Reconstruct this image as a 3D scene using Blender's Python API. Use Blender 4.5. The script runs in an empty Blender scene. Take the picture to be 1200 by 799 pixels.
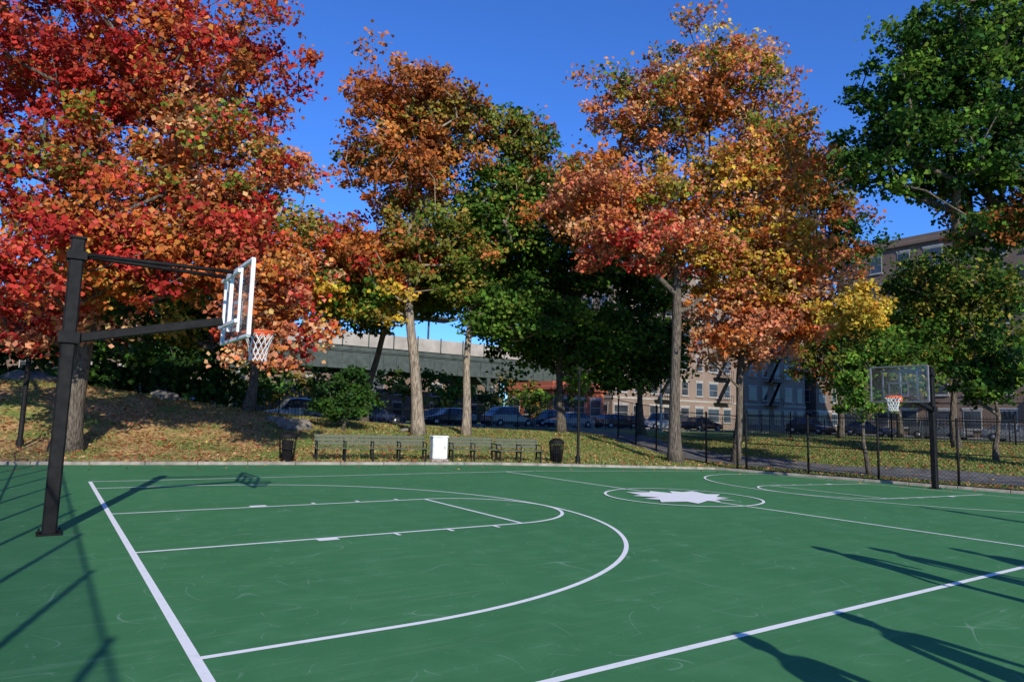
import bpy, math, random
import numpy as np
from mathutils import Matrix, Vector
rng=np.random.default_rng(7); random.seed(7)
scene=bpy.context.scene
COL=scene.collection

# ------------------------------------------------------------ helpers
def S(a,b,x):
    t=np.clip((np.asarray(x,float)-a)/(b-a),0,1); return t*t*(3-2*t)
def W(R,F): return (.828*R+.561*F, -.561*R+.828*F)   # across / along the viewing axis of the court plan
K1=np.array([24.3,19.85]); N1=np.array([.2,.98]); N2=np.array([.9686,.2487])
D1=np.array([.98,-.2]); D2=np.array([.2487,-.9686])
def zc(x): return -0.02*np.clip(np.asarray(x,float)-14,0,14)
def dd(x,y):
    x=np.asarray(x,float);y=np.asarray(y,float)
    return np.maximum((x-K1[0])*N1[0]+(y-K1[1])*N1[1],(x-K1[0])*N2[0]+(y-K1[1])*N2[1])
def tz(x,y):
    x=np.asarray(x,float);y=np.asarray(y,float)
    d=dd(x,y); s=S(0,18,d)
    z=zc(x)*(1-s)+s
    z=z-.06+.14*np.clip(d/.8,0,1)*(1-S(10,18,d))+.06*S(10,18,d)
    z=z+2.0*np.exp(-((x+3)/13)**2-((y-40)/6.2)**2)*(1-S(40,45.5,y))
    bump=.06*np.sin(x*.9+y*.35)*np.sin(y*.8-x*.3)+.04*np.sin(x*2.1)*np.sin(y*1.7)
    z=z+bump*S(1,4,d)*(1-S(14,17,d))
    return z

class MB:
    def __init__(s): s.v=[];s.f=[];s.m=[];s.M=Matrix.Identity(4);s.sm=[]
    def add(s,vs,fs,mi=0,smooth=False):
        o=len(s.v); s.v+= [tuple(s.M@Vector(v)) for v in vs]
        for f in fs: s.f.append([i+o for i in f]); s.m.append(mi); s.sm.append(smooth)
    def box(s,c,d,mi=0,R=None,bev=0):
        hx,hy,hz=d[0]/2,d[1]/2,d[2]/2
        if bev>0:
            b=min(bev,hx*.9,hy*.9,hz*.9); ring=lambda x,y,z:[(-x+b,-y,z),(x-b,-y,z),(x,-y+b,z),(x,y-b,z),(x-b,y,z),(-x+b,y,z),(-x,y-b,z),(-x,-y+b,z)]
            vs=[(p[0]*(hx-b)/hx,p[1]*(hy-b)/hy,p[2]) for p in ring(hx,hy,-hz)]
            vs+=ring(hx,hy,-hz+b)+ring(hx,hy,hz-b)+[(p[0]*(hx-b)/hx,p[1]*(hy-b)/hy,p[2]) for p in ring(hx,hy,hz)]
            fs=[list(range(7,-1,-1)),list(range(24,32))]
            for k in range(3):
                for i in range(8): j=(i+1)%8; fs.append([k*8+i,k*8+j,k*8+8+j,k*8+8+i])
        else:
            vs=[(x,y,z) for z in(-hz,hz) for x,y in((-hx,-hy),(hx,-hy),(hx,hy),(-hx,hy))]
            fs=[[3,2,1,0],[4,5,6,7],[0,1,5,4],[1,2,6,5],[2,3,7,6],[3,0,4,7]]
        if R is not None: vs=[R@Vector(v) for v in vs]
        s.add([(v[0]+c[0],v[1]+c[1],v[2]+c[2]) for v in vs],fs,mi)
    def beam(s,a,b,w,h,mi=0):
        a=Vector(a);b=Vector(b);d=b-a;L=d.length;q=d.to_track_quat('X','Z').to_matrix()
        s.box((a+b)/2,(L,w,h),mi,R=q,bev=min(w,h)*.12)
    def tube(s,pts,rad,n=8,mi=0,caps=True,smooth=True):
        pts=[Vector(p) for p in pts]
        if not hasattr(rad,'__len__'): rad=[rad]*len(pts)
        vs=[];ref=None
        for i,p in enumerate(pts):
            t=(pts[min(i+1,len(pts)-1)]-pts[max(i-1,0)])
            if t.length<1e-9:t=Vector((0,0,1))
            t.normalize()
            if ref is None: ref=Vector((1,0,0)) if abs(t.x)<.8 else Vector((0,1,0))
            u=(ref-t*ref.dot(t)).normalized(); w=t.cross(u); ref=u
            for k in range(n):
                a=2*math.pi*k/n; vs.append(p+(u*math.cos(a)+w*math.sin(a))*rad[i])
        fs=[]
        for i in range(len(pts)-1):
            for k in range(n):
                j=(k+1)%n; fs.append([i*n+k,i*n+j,(i+1)*n+j,(i+1)*n+k])
        if caps: fs.append(list(range(n-1,-1,-1))); fs.append([(len(pts)-1)*n+k for k in range(n)])
        s.add(vs,fs,mi,smooth)
    def lathe(s,prof,n=20,c=(0,0,0),mi=0):
        vs=[];fs=[]
        for r,z in prof:
            for k in range(n):
                a=2*math.pi*k/n; vs.append((c[0]+r*math.cos(a),c[1]+r*math.sin(a),c[2]+z))
        for i in range(len(prof)-1):
            for k in range(n):
                j=(k+1)%n; fs.append([i*n+k,i*n+j,(i+1)*n+j,(i+1)*n+k])
        s.add(vs,fs,mi,True)
    def obj(s,name,mats,parent=None,loc=None):
        me=bpy.data.meshes.new(name); me.from_pydata(s.v,[],s.f)
        for m in mats: me.materials.append(m)
        me.polygons.foreach_set('material_index',s.m); me.polygons.foreach_set('use_smooth',s.sm); me.update()
        ob=bpy.data.objects.new(name,me); COL.objects.link(ob)
        if parent: ob.parent=parent
        if loc: ob.location=loc
        return ob
def empty(name,loc=(0,0,0),rz=0):
    e=bpy.data.objects.new(name,None); COL.objects.link(e); e.location=loc; e.rotation_euler=(0,0,rz); e.empty_display_size=.3; return e

def mat(name,c1,c2=None,scale=5,rough=.7,bump=0,metal=0,detail=6,stretch=(1,1,1),spec=.4,lo=.35,hi=.65,bdist=.02):
    m=bpy.data.materials.new(name); m.use_nodes=True; nt=m.node_tree; b=nt.nodes['Principled BSDF']
    b.inputs['Roughness'].default_value=rough; b.inputs['Metallic'].default_value=metal
    b.inputs['Specular IOR Level'].default_value=spec
    tc=nt.nodes.new('ShaderNodeTexCoord'); mp=nt.nodes.new('ShaderNodeMapping'); mp.inputs['Scale'].default_value=stretch
    nt.links.new(tc.outputs['Object'],mp.inputs[0])
    n=nt.nodes.new('ShaderNodeTexNoise'); n.inputs['Scale'].default_value=scale; n.inputs['Detail'].default_value=detail
    nt.links.new(mp.outputs[0],n.inputs['Vector'])
    r=nt.nodes.new('ShaderNodeValToRGB'); r.color_ramp.elements[0].position=lo; r.color_ramp.elements[1].position=hi
    r.color_ramp.elements[0].color=(*c1,1); r.color_ramp.elements[1].color=(*(c2 or c1),1)
    nt.links.new(n.outputs[0],r.inputs[0]); nt.links.new(r.outputs[0],b.inputs['Base Color'])
    if bump:
        bp=nt.nodes.new('ShaderNodeBump'); bp.inputs['Strength'].default_value=bump; bp.inputs['Distance'].default_value=bdist
        nt.links.new(n.outputs[0],bp.inputs['Height']); nt.links.new(bp.outputs[0],b.inputs['Normal'])
    return m

# ------------------------------------------------------------ materials
black_paint=mat('black_paint',(.007,.007,.007),(.014,.014,.014),8,.65,spec=.15)
white_metal=mat('white_metal',(.82,.83,.82),(.7,.72,.71),6,.4)
grey_metal=mat('grey_metal',(.12,.12,.13),(.2,.2,.21),6,.45)
orange_metal=mat('orange_metal',(.85,.14,.03),(.7,.1,.03),12,.4)
net_m=mat('net_white',(.8,.8,.78),(.7,.7,.68),20,.9)
conc=mat('concrete',(.2,.175,.145),(.36,.32,.27),3,.9,.3)
white_box=mat('white_box_paint',(.82,.82,.78),(.6,.6,.55),4,.7,.1)
slat=mat('bench_slat_green',(.06,.075,.045),(.12,.125,.08),6,.6,.2,stretch=(1,8,8))
asph=mat('asphalt',(.045,.045,.048),(.07,.07,.07),4,.9,.2)
pathm=mat('path_asphalt',(.09,.09,.088),(.16,.155,.145),2,.9,.2)
sidew=mat('sidewalk_concrete',(.27,.26,.24),(.36,.345,.32),2,.9,.1)
bark=mat('bark',(.04,.032,.025),(.17,.14,.105),7,.95,.8,stretch=(3,3,.5),bdist=.05)
bark_l=mat('bark_pale',(.12,.095,.07),(.38,.31,.23),5,.95,.7,stretch=(2.5,2.5,.6),bdist=.05)
stone=mat('boulder_stone',(.1,.09,.075),(.25,.22,.18),2.5,.9,.6,bdist=.08)
vgreen=mat('viaduct_green',(.04,.055,.047),(.07,.09,.078),1.5,.7,.1)
cream=mat('cream_wall',(.3,.27,.23),(.42,.385,.33),.8,.85,.1)
glass_dark=mat('window_glass',(.02,.025,.03),(.06,.07,.085),.6,.1,spec=.6)
frame_w=mat('window_frame',(.3,.28,.25),(.4,.38,.35),3,.6)
rubber=mat('tyre_rubber',(.015,.015,.015),(.03,.03,.03),20,.9)
chrome=mat('wheel_alloy',(.4,.4,.42),(.5,.5,.5),10,.35,metal=.8)
redlamp=mat('tail_light',(.35,.01,.01),(.4,.02,.02),9,.3)
skin_m=mat('skin',(.45,.25,.17),(.5,.29,.2),9,.6)
def brick(name,c1,c2,mort,sc=1.0):
    m=bpy.data.materials.new(name); m.use_nodes=True; nt=m.node_tree; b=nt.nodes['Principled BSDF']; b.inputs['Roughness'].default_value=.9
    tc=nt.nodes.new('ShaderNodeTexCoord'); sp=nt.nodes.new('ShaderNodeSeparateXYZ'); cb=nt.nodes.new('ShaderNodeCombineXYZ')
    ad=nt.nodes.new('ShaderNodeMath'); nt.links.new(tc.outputs['Object'],sp.inputs[0])
    nt.links.new(sp.outputs[0],ad.inputs[0]); nt.links.new(sp.outputs[1],ad.inputs[1])
    nt.links.new(ad.outputs[0],cb.inputs[0]); nt.links.new(sp.outputs[2],cb.inputs[1])
    br=nt.nodes.new('ShaderNodeTexBrick'); br.inputs['Scale'].default_value=sc*4
    br.inputs['Color1'].default_value=(*c1,1);br.inputs['Color2'].default_value=(*c2,1);br.inputs['Mortar'].default_value=(*mort,1)
    nt.links.new(cb.outputs[0],br.inputs['Vector'])
    n=nt.nodes.new('ShaderNodeTexNoise'); n.inputs['Scale'].default_value=.4; nt.links.new(tc.outputs['Object'],n.inputs['Vector'])
    mx=nt.nodes.new('ShaderNodeMix'); mx.data_type='RGBA'; mx.blend_type='MULTIPLY'; mx.inputs[0].default_value=.5
    nt.links.new(br.outputs[0],mx.inputs[6]); nt.links.new(n.outputs[0],mx.inputs[7]); nt.links.new(mx.outputs[2],b.inputs['Base Color'])
    return m
brick_tan=brick('brick_tan',(.34,.235,.17),(.28,.19,.14),(.34,.3,.26))
brick_brown=brick('brick_brown',(.19,.115,.08),(.235,.15,.1),(.26,.23,.19))
brick_red=brick('brick_red',(.7,.15,.05),(.6,.12,.045),(.5,.25,.18))

def court_mat():
    m=bpy.data.materials.new('court_green_paint'); m.use_nodes=True; nt=m.node_tree; L=nt.links.new; b=nt.nodes['Principled BSDF']
    b.inputs['Roughness'].default_value=.8; b.inputs['Specular IOR Level'].default_value=.15
    tc=nt.nodes.new('ShaderNodeTexCoord')
    def noise(sc,det=5,dist=0,vec=None):
        n=nt.nodes.new('ShaderNodeTexNoise'); n.inputs['Scale'].default_value=sc;n.inputs['Detail'].default_value=det;n.inputs['Distortion'].default_value=dist
        L(vec or tc.outputs['Object'],n.inputs['Vector']); return n.outputs[0]
    def ramp(i,a,b_,c0=(0,0,0,1),c1=(1,1,1,1)):
        r=nt.nodes.new('ShaderNodeValToRGB'); r.color_ramp.elements[0].position=a;r.color_ramp.elements[1].position=b_
        r.color_ramp.elements[0].color=c0;r.color_ramp.elements[1].color=c1; L(i,r.inputs[0]); return r.outputs[0]
    def mix(f,a,b_,mode='MIX'):
        x=nt.nodes.new('ShaderNodeMix'); x.data_type='RGBA'; x.blend_type=mode
        for k,v in((0,f),(6,a),(7,b_)):
            if isinstance(v,(float,tuple)): x.inputs[k].default_value=v
            else: L(v,x.inputs[k])
        return x.outputs[2]
    def math_(op,a,b_):
        x=nt.nodes.new('ShaderNodeMath'); x.operation=op
        for k,v in((0,a),(1,b_)):
            if isinstance(v,float): x.inputs[k].default_value=v
            else: L(v,x.inputs[k])
        return x.outputs[0]
    base=ramp(noise(.35,6),.3,.7,(.05,.185,.066,1),(.06,.21,.077,1))
    base=mix(ramp(noise(2.2,8),.45,.75),base,(.072,.23,.088,1.))
    base=mix(math_('MULTIPLY',ramp(noise(90,3),.5,.8),.3),base,(.1,.26,.115,1.))
    def scuff(scale,dist,width,mscale,mlo):
        n=noise(scale,0.,dist); a=math_('ABSOLUTE',math_('SUBTRACT',n,.5),0.)
        line=math_('SUBTRACT',1.,ramp(a,width*.3,width)); mask=ramp(noise(mscale,3),mlo,mlo+.08)
        return math_('MULTIPLY',line,mask)
    for sc,ds,w,ms,ml,st in((1.1,.5,.006,1.7,.54,.4),(2.3,.2,.007,2.9,.56,.35),(.6,1.0,.003,1.2,.53,.4),(3.7,.2,.009,3.6,.58,.28),(1.7,.3,.006,2.2,.57,.35)):
        base=mix(math_('MULTIPLY',scuff(sc,ds,w,ms,ml),st),base,(.34,.47,.36,1.))
    for rot,sc_,st in((.5,1.3,.25),(-.7,1.0,.2)):
        mp=nt.nodes.new('ShaderNodeMapping'); mp.inputs['Scale'].default_value=(.5,8,1); mp.inputs['Rotation'].default_value=(0,0,rot); L(tc.outputs['Object'],mp.inputs[0])
        base=mix(math_('MULTIPLY',ramp(noise(sc_,6,.4,mp.outputs[0]),.57,.74),st),base,(.17,.33,.18,1.))
    base=mix(math_('MULTIPLY',ramp(noise(28,2),.7,.74),.3),base,(.3,.4,.3,1.))
    L(base,b.inputs['Base Color'])
    bp=nt.nodes.new('ShaderNodeBump'); bp.inputs['Strength'].default_value=.25; bp.inputs['Distance'].default_value=.004
    L(noise(160,2),bp.inputs['Height']); L(bp.outputs[0],b.inputs['Normal'])
    return m
court_m=court_mat()
line_m=mat('line_white_paint',(.76,.76,.69),(.9,.885,.83),9,.7,lo=.25,hi=.45,spec=.2)

def ground_mat():
    m=bpy.data.materials.new('lawn'); m.use_nodes=True; nt=m.node_tree; L=nt.links.new; b=nt.nodes['Principled BSDF']; b.inputs['Roughness'].default_value=.95
    b.inputs['Specular IOR Level'].default_value=.1
    tc=nt.nodes.new('ShaderNodeTexCoord')
    def noise(sc,det=5):
        n=nt.nodes.new('ShaderNodeTexNoise'); n.inputs['Scale'].default_value=sc;n.inputs['Detail'].default_value=det; L(tc.outputs['Object'],n.inputs['Vector']); return n.outputs[0]
    def ramp(i,els):
        r=nt.nodes.new('ShaderNodeValToRGB'); 
        while len(r.color_ramp.elements)<len(els): r.color_ramp.elements.new(.5)
        for e,(p,c) in zip(r.color_ramp.elements,els): e.position=p;e.color=(*c,1)
        L(i,r.inputs[0]); return r.outputs[0]
    leaf=ramp(noise(7,8),[(.3,(.16,.1,.05)),(.45,(.38,.22,.1)),(.55,(.54,.32,.14)),(.7,(.62,.42,.18))])
    grass=ramp(noise(5,8),[(.3,(.08,.13,.025)),(.55,(.19,.25,.06)),(.7,(.38,.36,.12))])
    sp=nt.nodes.new('ShaderNodeSeparateXYZ'); L(tc.outputs['Object'],sp.inputs[0])
    mr=nt.nodes.new('ShaderNodeMapRange'); mr.inputs[1].default_value=4; mr.inputs[2].default_value=28; mr.inputs[3].default_value=-.02; mr.inputs[4].default_value=.25; L(sp.outputs[0],mr.inputs[0])
    ad=nt.nodes.new('ShaderNodeMath'); L(mr.outputs[0],ad.inputs[0]); L(noise(.5,6),ad.inputs[1])
    f=ramp(ad.outputs[0],[(.42,(0,0,0)),(.62,(1,1,1))])
    mx=nt.nodes.new('ShaderNodeMix'); mx.data_type='RGBA'; L(f,mx.inputs[0]); L(leaf,mx.inputs[6]); L(grass,mx.inputs[7]); L(mx.outputs[2],b.inputs['Base Color'])
    bp=nt.nodes.new('ShaderNodeBump'); bp.inputs['Strength'].default_value=.6; bp.inputs['Distance'].default_value=.04; L(noise(14,8),bp.inputs['Height']); L(bp.outputs[0],b.inputs['Normal'])
    return m
lawn_m=ground_mat()
def leaf_mat(name,tr=.34):
    m=bpy.data.materials.new(name); m.use_nodes=True; nt=m.node_tree; L=nt.links.new
    nt.nodes.remove(nt.nodes['Principled BSDF'])
    b=nt.nodes.new('ShaderNodeBsdfDiffuse')
    a=nt.nodes.new('ShaderNodeAttribute'); a.attribute_name='Col'; L(a.outputs['Color'],b.inputs['Color'])
    t=nt.nodes.new('ShaderNodeBsdfTranslucent'); L(a.outputs['Color'],t.inputs[0])
    x=nt.nodes.new('ShaderNodeMixShader'); x.inputs[0].default_value=tr; L(b.outputs[0],x.inputs[1]); L(t.outputs[0],x.inputs[2])
    L(x.outputs[0],nt.nodes['Material Output'].inputs[0]); return m
leaf_m=leaf_mat('leaves')
def board_glass():
    m=bpy.data.materials.new('backboard_acrylic'); m.use_nodes=True; nt=m.node_tree; L=nt.links.new
    t=nt.nodes.new('ShaderNodeBsdfTransparent'); t.inputs[0].default_value=(.9,.93,.93,1)
    g=nt.nodes.new('ShaderNodeBsdfGlossy'); g.inputs['Roughness'].default_value=.08
    d=nt.nodes.new('ShaderNodeBsdfDiffuse'); d.inputs[0].default_value=(.5,.53,.53,1)
    n=nt.nodes.new('ShaderNodeTexNoise'); n.inputs['Scale'].default_value=4
    mr=nt.nodes.new('ShaderNodeMapRange'); mr.inputs[3].default_value=.0; mr.inputs[4].default_value=.08; L(n.outputs[0],mr.inputs[0])
    x=nt.nodes.new('ShaderNodeMixShader'); L(mr.outputs[0],x.inputs[0]); L(t.outputs[0],x.inputs[1]); L(d.outputs[0],x.inputs[2])
    y=nt.nodes.new('ShaderNodeMixShader'); y.inputs[0].default_value=.04; L(x.outputs[0],y.inputs[1]); L(g.outputs[0],y.inputs[2])
    L(y.outputs[0],nt.nodes['Material Output'].inputs[0]); return m
acryl=board_glass()

# ------------------------------------------------------------ ground
def axis(a,b,st,far):
    mid=list(np.arange(a,b+1e-6,st)); lo=[];hi=[];x=a;s=st
    while x>-far: s*=1.6; x-=s; lo.append(x)
    x=b;s=st
    while x<far: s*=1.6; x+=s; hi.append(x)
    return np.array(lo[::-1]+mid+hi)
xs=axis(-20,80,.5,2500); ys=axis(-16,60,.5,2500)
X,Y=np.meshgrid(xs,ys); Z=tz(X,Y); nx,ny=len(xs),len(ys)
v=np.stack([X.ravel(),Y.ravel(),Z.ravel()],1)
i=np.arange((ny-1)*nx).reshape(ny-1,nx)[:,:-1].ravel()
f=np.stack([i,i+1,i+1+nx,i+nx],1)
def np_mesh(name,v,f,mats,col=None,smooth=False):
    me=bpy.data.meshes.new(name); n=len(f); k=f.shape[1]
    me.vertices.add(len(v)); me.vertices.foreach_set('co',np.ascontiguousarray(v,dtype=np.float32).ravel())
    me.loops.add(n*k); me.loops.foreach_set('vertex_index',np.ascontiguousarray(f,dtype=np.int32).ravel())
    me.polygons.add(n); me.polygons.foreach_set('loop_start',np.arange(0,n*k,k,dtype=np.int32))
    try: me.polygons.foreach_set('loop_total',np.full(n,k,dtype=np.int32))
    except Exception: pass
    if smooth: me.polygons.foreach_set('use_smooth',np.ones(n,dtype=bool))
    for m in mats: me.materials.append(m)
    if col is not None:
        a=me.color_attributes.new('Col','FLOAT_COLOR','POINT'); a.data.foreach_set('color',np.ascontiguousarray(col,dtype=np.float32).ravel())
    me.update(calc_edges=True); ob=bpy.data.objects.new(name,me); COL.objects.link(ob); return ob
np_mesh('ground',v,f,[lawn_m],smooth=True)

# court surface
mb=MB(); cx=list(np.arange(-14,24.3,.5))+[24.3]+list(np.arange(24.5,33,.25)); vs=[]
for x in cx:
    yt=K1[1]+(K1[0]-x)*.2/.98 if x<=24.3 else K1[1]-(x-24.3)*12.85/3.3
    z=float(zc(x)); vs+=[(x,-14.2,z),(x,max(yt,-14),z)]
mb.add(vs,[[2*i,2*i+2,2*i+3,2*i+1] for i in range(len(cx)-1)]); mb.obj('basketball_court',[court_m])

# markings
mk=MB(); lev=[.004]
def ribbon(pts,w=.06,closed=False):
    z0=lev[0]; lev[0]+=.0004
    P=[]
    for a,b in zip(pts[:-1],pts[1:]):
        L=math.hypot(b[0]-a[0],b[1]-a[1]); n=max(1,int(L/1.0))
        for k in range(n): P.append((a[0]+(b[0]-a[0])*k/n,a[1]+(b[1]-a[1])*k/n))
    P.append(pts[-1]); vs=[]
    for i,p in enumerate(P):
        a=P[i-1] if i>0 else (P[-2] if closed else P[0]); b=P[i+1] if i<len(P)-1 else (P[1] if closed else P[-1])
        tx,ty=b[0]-a[0],b[1]-a[1]; l=math.hypot(tx,ty); tx/=l;ty/=l
        for s_ in(-1,1):
            x=p[0]-ty*w/2*s_; y=p[1]+tx*w/2*s_; vs.append((x,y,float(zc(x))+z0))
    mk.add(vs,[[2*i,2*i+1,2*i+3,2*i+2][::-1] for i in range(len(P)-1)])
def arc(cx,cy,r,a0,a1,n=64): return [(cx+r*math.cos(a0+(a1-a0)*k/n),cy+r*math.sin(a0+(a1-a0)*k/n)) for k in range(n+1)]
XB,XH,YN,YF,YC=1.04,12.8,3.83,19.05,11.44
XE=2*XH-XB
ribbon([(XB,YN-.03),(XB,YF+.03)],.075); ribbon([(XB,YF),(23.6,YF)]); ribbon([(XB,YN),(XE,YN)],.075); ribbon([(XH,YN),(XH,YF)],.065)
ribbon([(XE,YN-.03),(XE,17.6)])
for s_ in(1,-1):
    T=lambda x:(x if s_==1 else 2*XH-x)
    hx=XB+1.6; r3=6.02
    pts=[(XB,YC-r3)]+[(T(x),y) for x,y in arc(hx,YC,r3,-math.pi/2,math.pi/2,90)]+[(XB,YC+r3)]
    pts[0]=(T(XB),YC-r3); pts[-1]=(T(XB),YC+r3)
    ribbon(pts,.065)
    for w in(-1.8,1.8): ribbon([(T(XB),YC+w),(T(XB+5.8),YC+w)],.065)
    ribbon([(T(XB+5.8),YC-1.83),(T(XB+5.8),YC+1.83)],.065)
    ribbon([(T(x),y) for x,y in arc(XB+5.8,YC,1.8,-math.pi/2,math.pi/2,50)],.065)
    for w in(-1,1):
        yy=YC+w*(1.8+.1)
        ribbon([(T(XB+2.25),yy),(T(XB+2.55),yy)],.17)
        for q in(3.45,4.35,5.2): ribbon([(T(XB+q),YC+w*1.84),(T(XB+q),YC+w*2.02)],.06)
ribbon(arc(XH,YC,1.83,0,2*math.pi,80),.065,closed=True)
mk.obj('court_lines',[line_m])
lf=[(0,-1.3),(.1,-.8),(.5,-1.0),(.5,-.7),(1.2,-.65),(1.0,-.35),(1.5,.1),(1.05,.25),(1.1,.6),(.6,.4),(.7,1.0),(.35,.9),(0,1.4)]
lf=lf+[(-x,y) for x,y in lf[-2:0:-1]]
ml=MB(); A=math.radians(28)
vs=[(XH,YC,.03)]+[(XH+(x*math.cos(A)-y*math.sin(A)),YC+(x*math.sin(A)+y*math.cos(A)),.03) for x,y in lf]
ml.add(vs,[[0,k+1,(k+1)%len(lf)+1] for k in range(len(lf))]); o=ml.obj('court_leaf_emblem',[line_m]); o.location.z=-.012

# kerb
kb=MB()
def kerbrun(p,d,n,L0,L1,step=1.5):
    s=L0
    while s<L1:
        e=min(s+step,L1); a=p+d*(s+.006)+n*.09; b=p+d*(e-.006)+n*.09
        kb.beam((a[0],a[1],float(zc(a[0]))+.02),(b[0],b[1],float(zc(b[0]))+.02),.18,.15); s=e
kerbrun(K1,D1,N1,-40,.0); kerbrun(K1,D2,N2,-.1,36)
kb.obj('kerb',[conc])

def strip(name,line,w,m,off=.03,zf=tz,sub=6):
    mb=MB();P=[];vs=[]
    for a,b in zip(line[:-1],line[1:]):
        L=math.hypot(b[0]-a[0],b[1]-a[1]);n=max(1,int(L/.8))
        for k in range(n):P.append((a[0]+(b[0]-a[0])*k/n,a[1]+(b[1]-a[1])*k/n))
    P.append(line[-1])
    for i,p in enumerate(P):
        a=P[max(i-3,0)];b=P[min(i+3,len(P)-1)];tx,ty=b[0]-a[0],b[1]-a[1];l=math.hypot(tx,ty);tx/=l;ty/=l
        for k in range(sub+1):
            q=(k/sub-.5)*w;x=p[0]-ty*q;y=p[1]+tx*q;vs.append((x,y,float(zf(x,y))+off))
    fs=[]
    for i in range(len(P)-1):
        for k in range(sub):fs.append([i*(sub+1)+k,(i+1)*(sub+1)+k,(i+1)*(sub+1)+k+1,i*(sub+1)+k+1])
    mb.add(vs,fs,0,True);return mb.obj(name,[m])
def edge(s,o): p=K1+D2*s+N2*o; return (p[0],p[1])
pathline=[edge(36,3.4),edge(10,3.4),edge(2,3.6),(28,24.5),(30.5,33),(32,44)]
strip('park_path',pathline,3.2,pathm,.05)

for nm,ln,w,m,off in(('street',[(-120,50.5),(200,50.5)],9,asph,.02),('side_street',[(66,45.6),(66,-60)],8,asph,.02),
        ('pavement',[(-120,57),(61,57)],3.6,sidew,.14),('pavement',[(-120,44.6),(61.5,44.6)],2.4,sidew,.14),('pavement',[(72,44),(72,-60)],3.6,sidew,.14)):
    mb=MB();a,b=ln; 
    if off>.1: mb.beam((a[0],a[1],1.05),(b[0],b[1],1.05),w,.2)
    else:
        dx,dy=b[0]-a[0],b[1]-a[1];l=math.hypot(dx,dy);px,py=-dy/l*w/2,dx/l*w/2
        mb.add([(a[0]-px,a[1]-py,1+off),(b[0]-px,b[1]-py,1+off),(b[0]+px,b[1]+py,1+off),(a[0]+px,a[1]+py,1+off)],[[0,1,2,3]])
    mb.obj(nm,[m])

# ------------------------------------------------------------ basketball hoops
def hoop(px,py,bx,sgn,z0,fm,pw=.18):
    mb=MB(); P=lambda x,y,z:(px+sgn*x,py+y,z0+z); L=abs(bx-px)
    mb.beam(P(0,0,0),P(0,0,4.15),pw,pw,0); mb.box(P(0,0,.015),(.3,.3,.03),0); mb.box(P(0,0,4.16),(pw+.03,pw+.03,.03),0)
    for sx in(-1,1):
        for sy in(-1,1): mb.tube([P(.12*sx,.12*sy,.02),P(.12*sx,.12*sy,.07)],.013,6,0)
    mb.box(P(0,0,3.9),(pw+.07,pw+.07,.12),0); mb.box(P(0,0,2.72),(pw+.08,pw+.08,.16),0)
    mb.beam(P(.1,0,2.72),P(L-.2,0,3.16),.12,.13,0)
    for y in(-.09,.09): mb.tube([P(.1,y,3.92),P(L-.1,y*3,3.92)],.03,8,0)
    mb.beam(P(L-.1,0,3.0),P(L-.1,0,3.95),.06,.06,1)
    for y in(-.55,.55):
        mb.beam(P(L-.08,y,2.95),P(L-.08,y,3.95),.05,.04,1)
    for z in(3.12,3.9): mb.beam(P(L-.12,-.6,z),P(L-.12,.6,z),.05,.06,1)
    b0,b1,W_=2.88,4.04,.915
    for y in(-W_,W_): mb.beam(P(L,y,b0),P(L,y,b1),.06,.06,1)
    for z in(b0,b1): mb.beam(P(L,-W_,z),P(L,W_,z),.06,.05,1)
    mb.box(P(L,0,(b0+b1)/2),(.014,2*W_-.06,b1-b0-.06),2)
    for y in(-.3,.3): mb.box(P(L+.012,y,3.28),(.006,.05,.46),1)
    for z in(3.06,3.5): mb.box(P(L+.0125,0,z),(.007,.65,.05),1)
    mb.box(P(L+.04,0,2.97),(.06,.2,.18),3); mb.beam(P(L+.05,0,3.0),P(L+.17,0,3.03),.14,.03,3)
    rc=L+.38; R=.228
    for k in(0,.03): mb.tube([P(rc+R*math.cos(a),R*math.sin(a),3.05-k) for a in np.linspace(0,2*math.pi,29)],.013,6,3,caps=False)
    n=12
    lv=[(0,1.0),(.1,.86),(.2,.72),(.3,.62),(.38,.58),(.45,.6)]
    for k in range(n):
        for sg in(-1,1):
            pts=[]
            for q,(dz,rr) in enumerate(lv):
                a=2*math.pi*(k+sg*.5*q)/n; pts.append(P(rc+R*rr*math.cos(a),R*rr*math.sin(a),3.02-dz))
            mb.tube(pts,.0065,4,4,caps=False)
    return mb.obj('basketball_hoop',[black_paint,fm,acryl,orange_metal,net_m])
hoop(.2,11.5,2.42,1,0,white_metal); hoop(25.4,11.44,23.18,-1,-.23,grey_metal)

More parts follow.
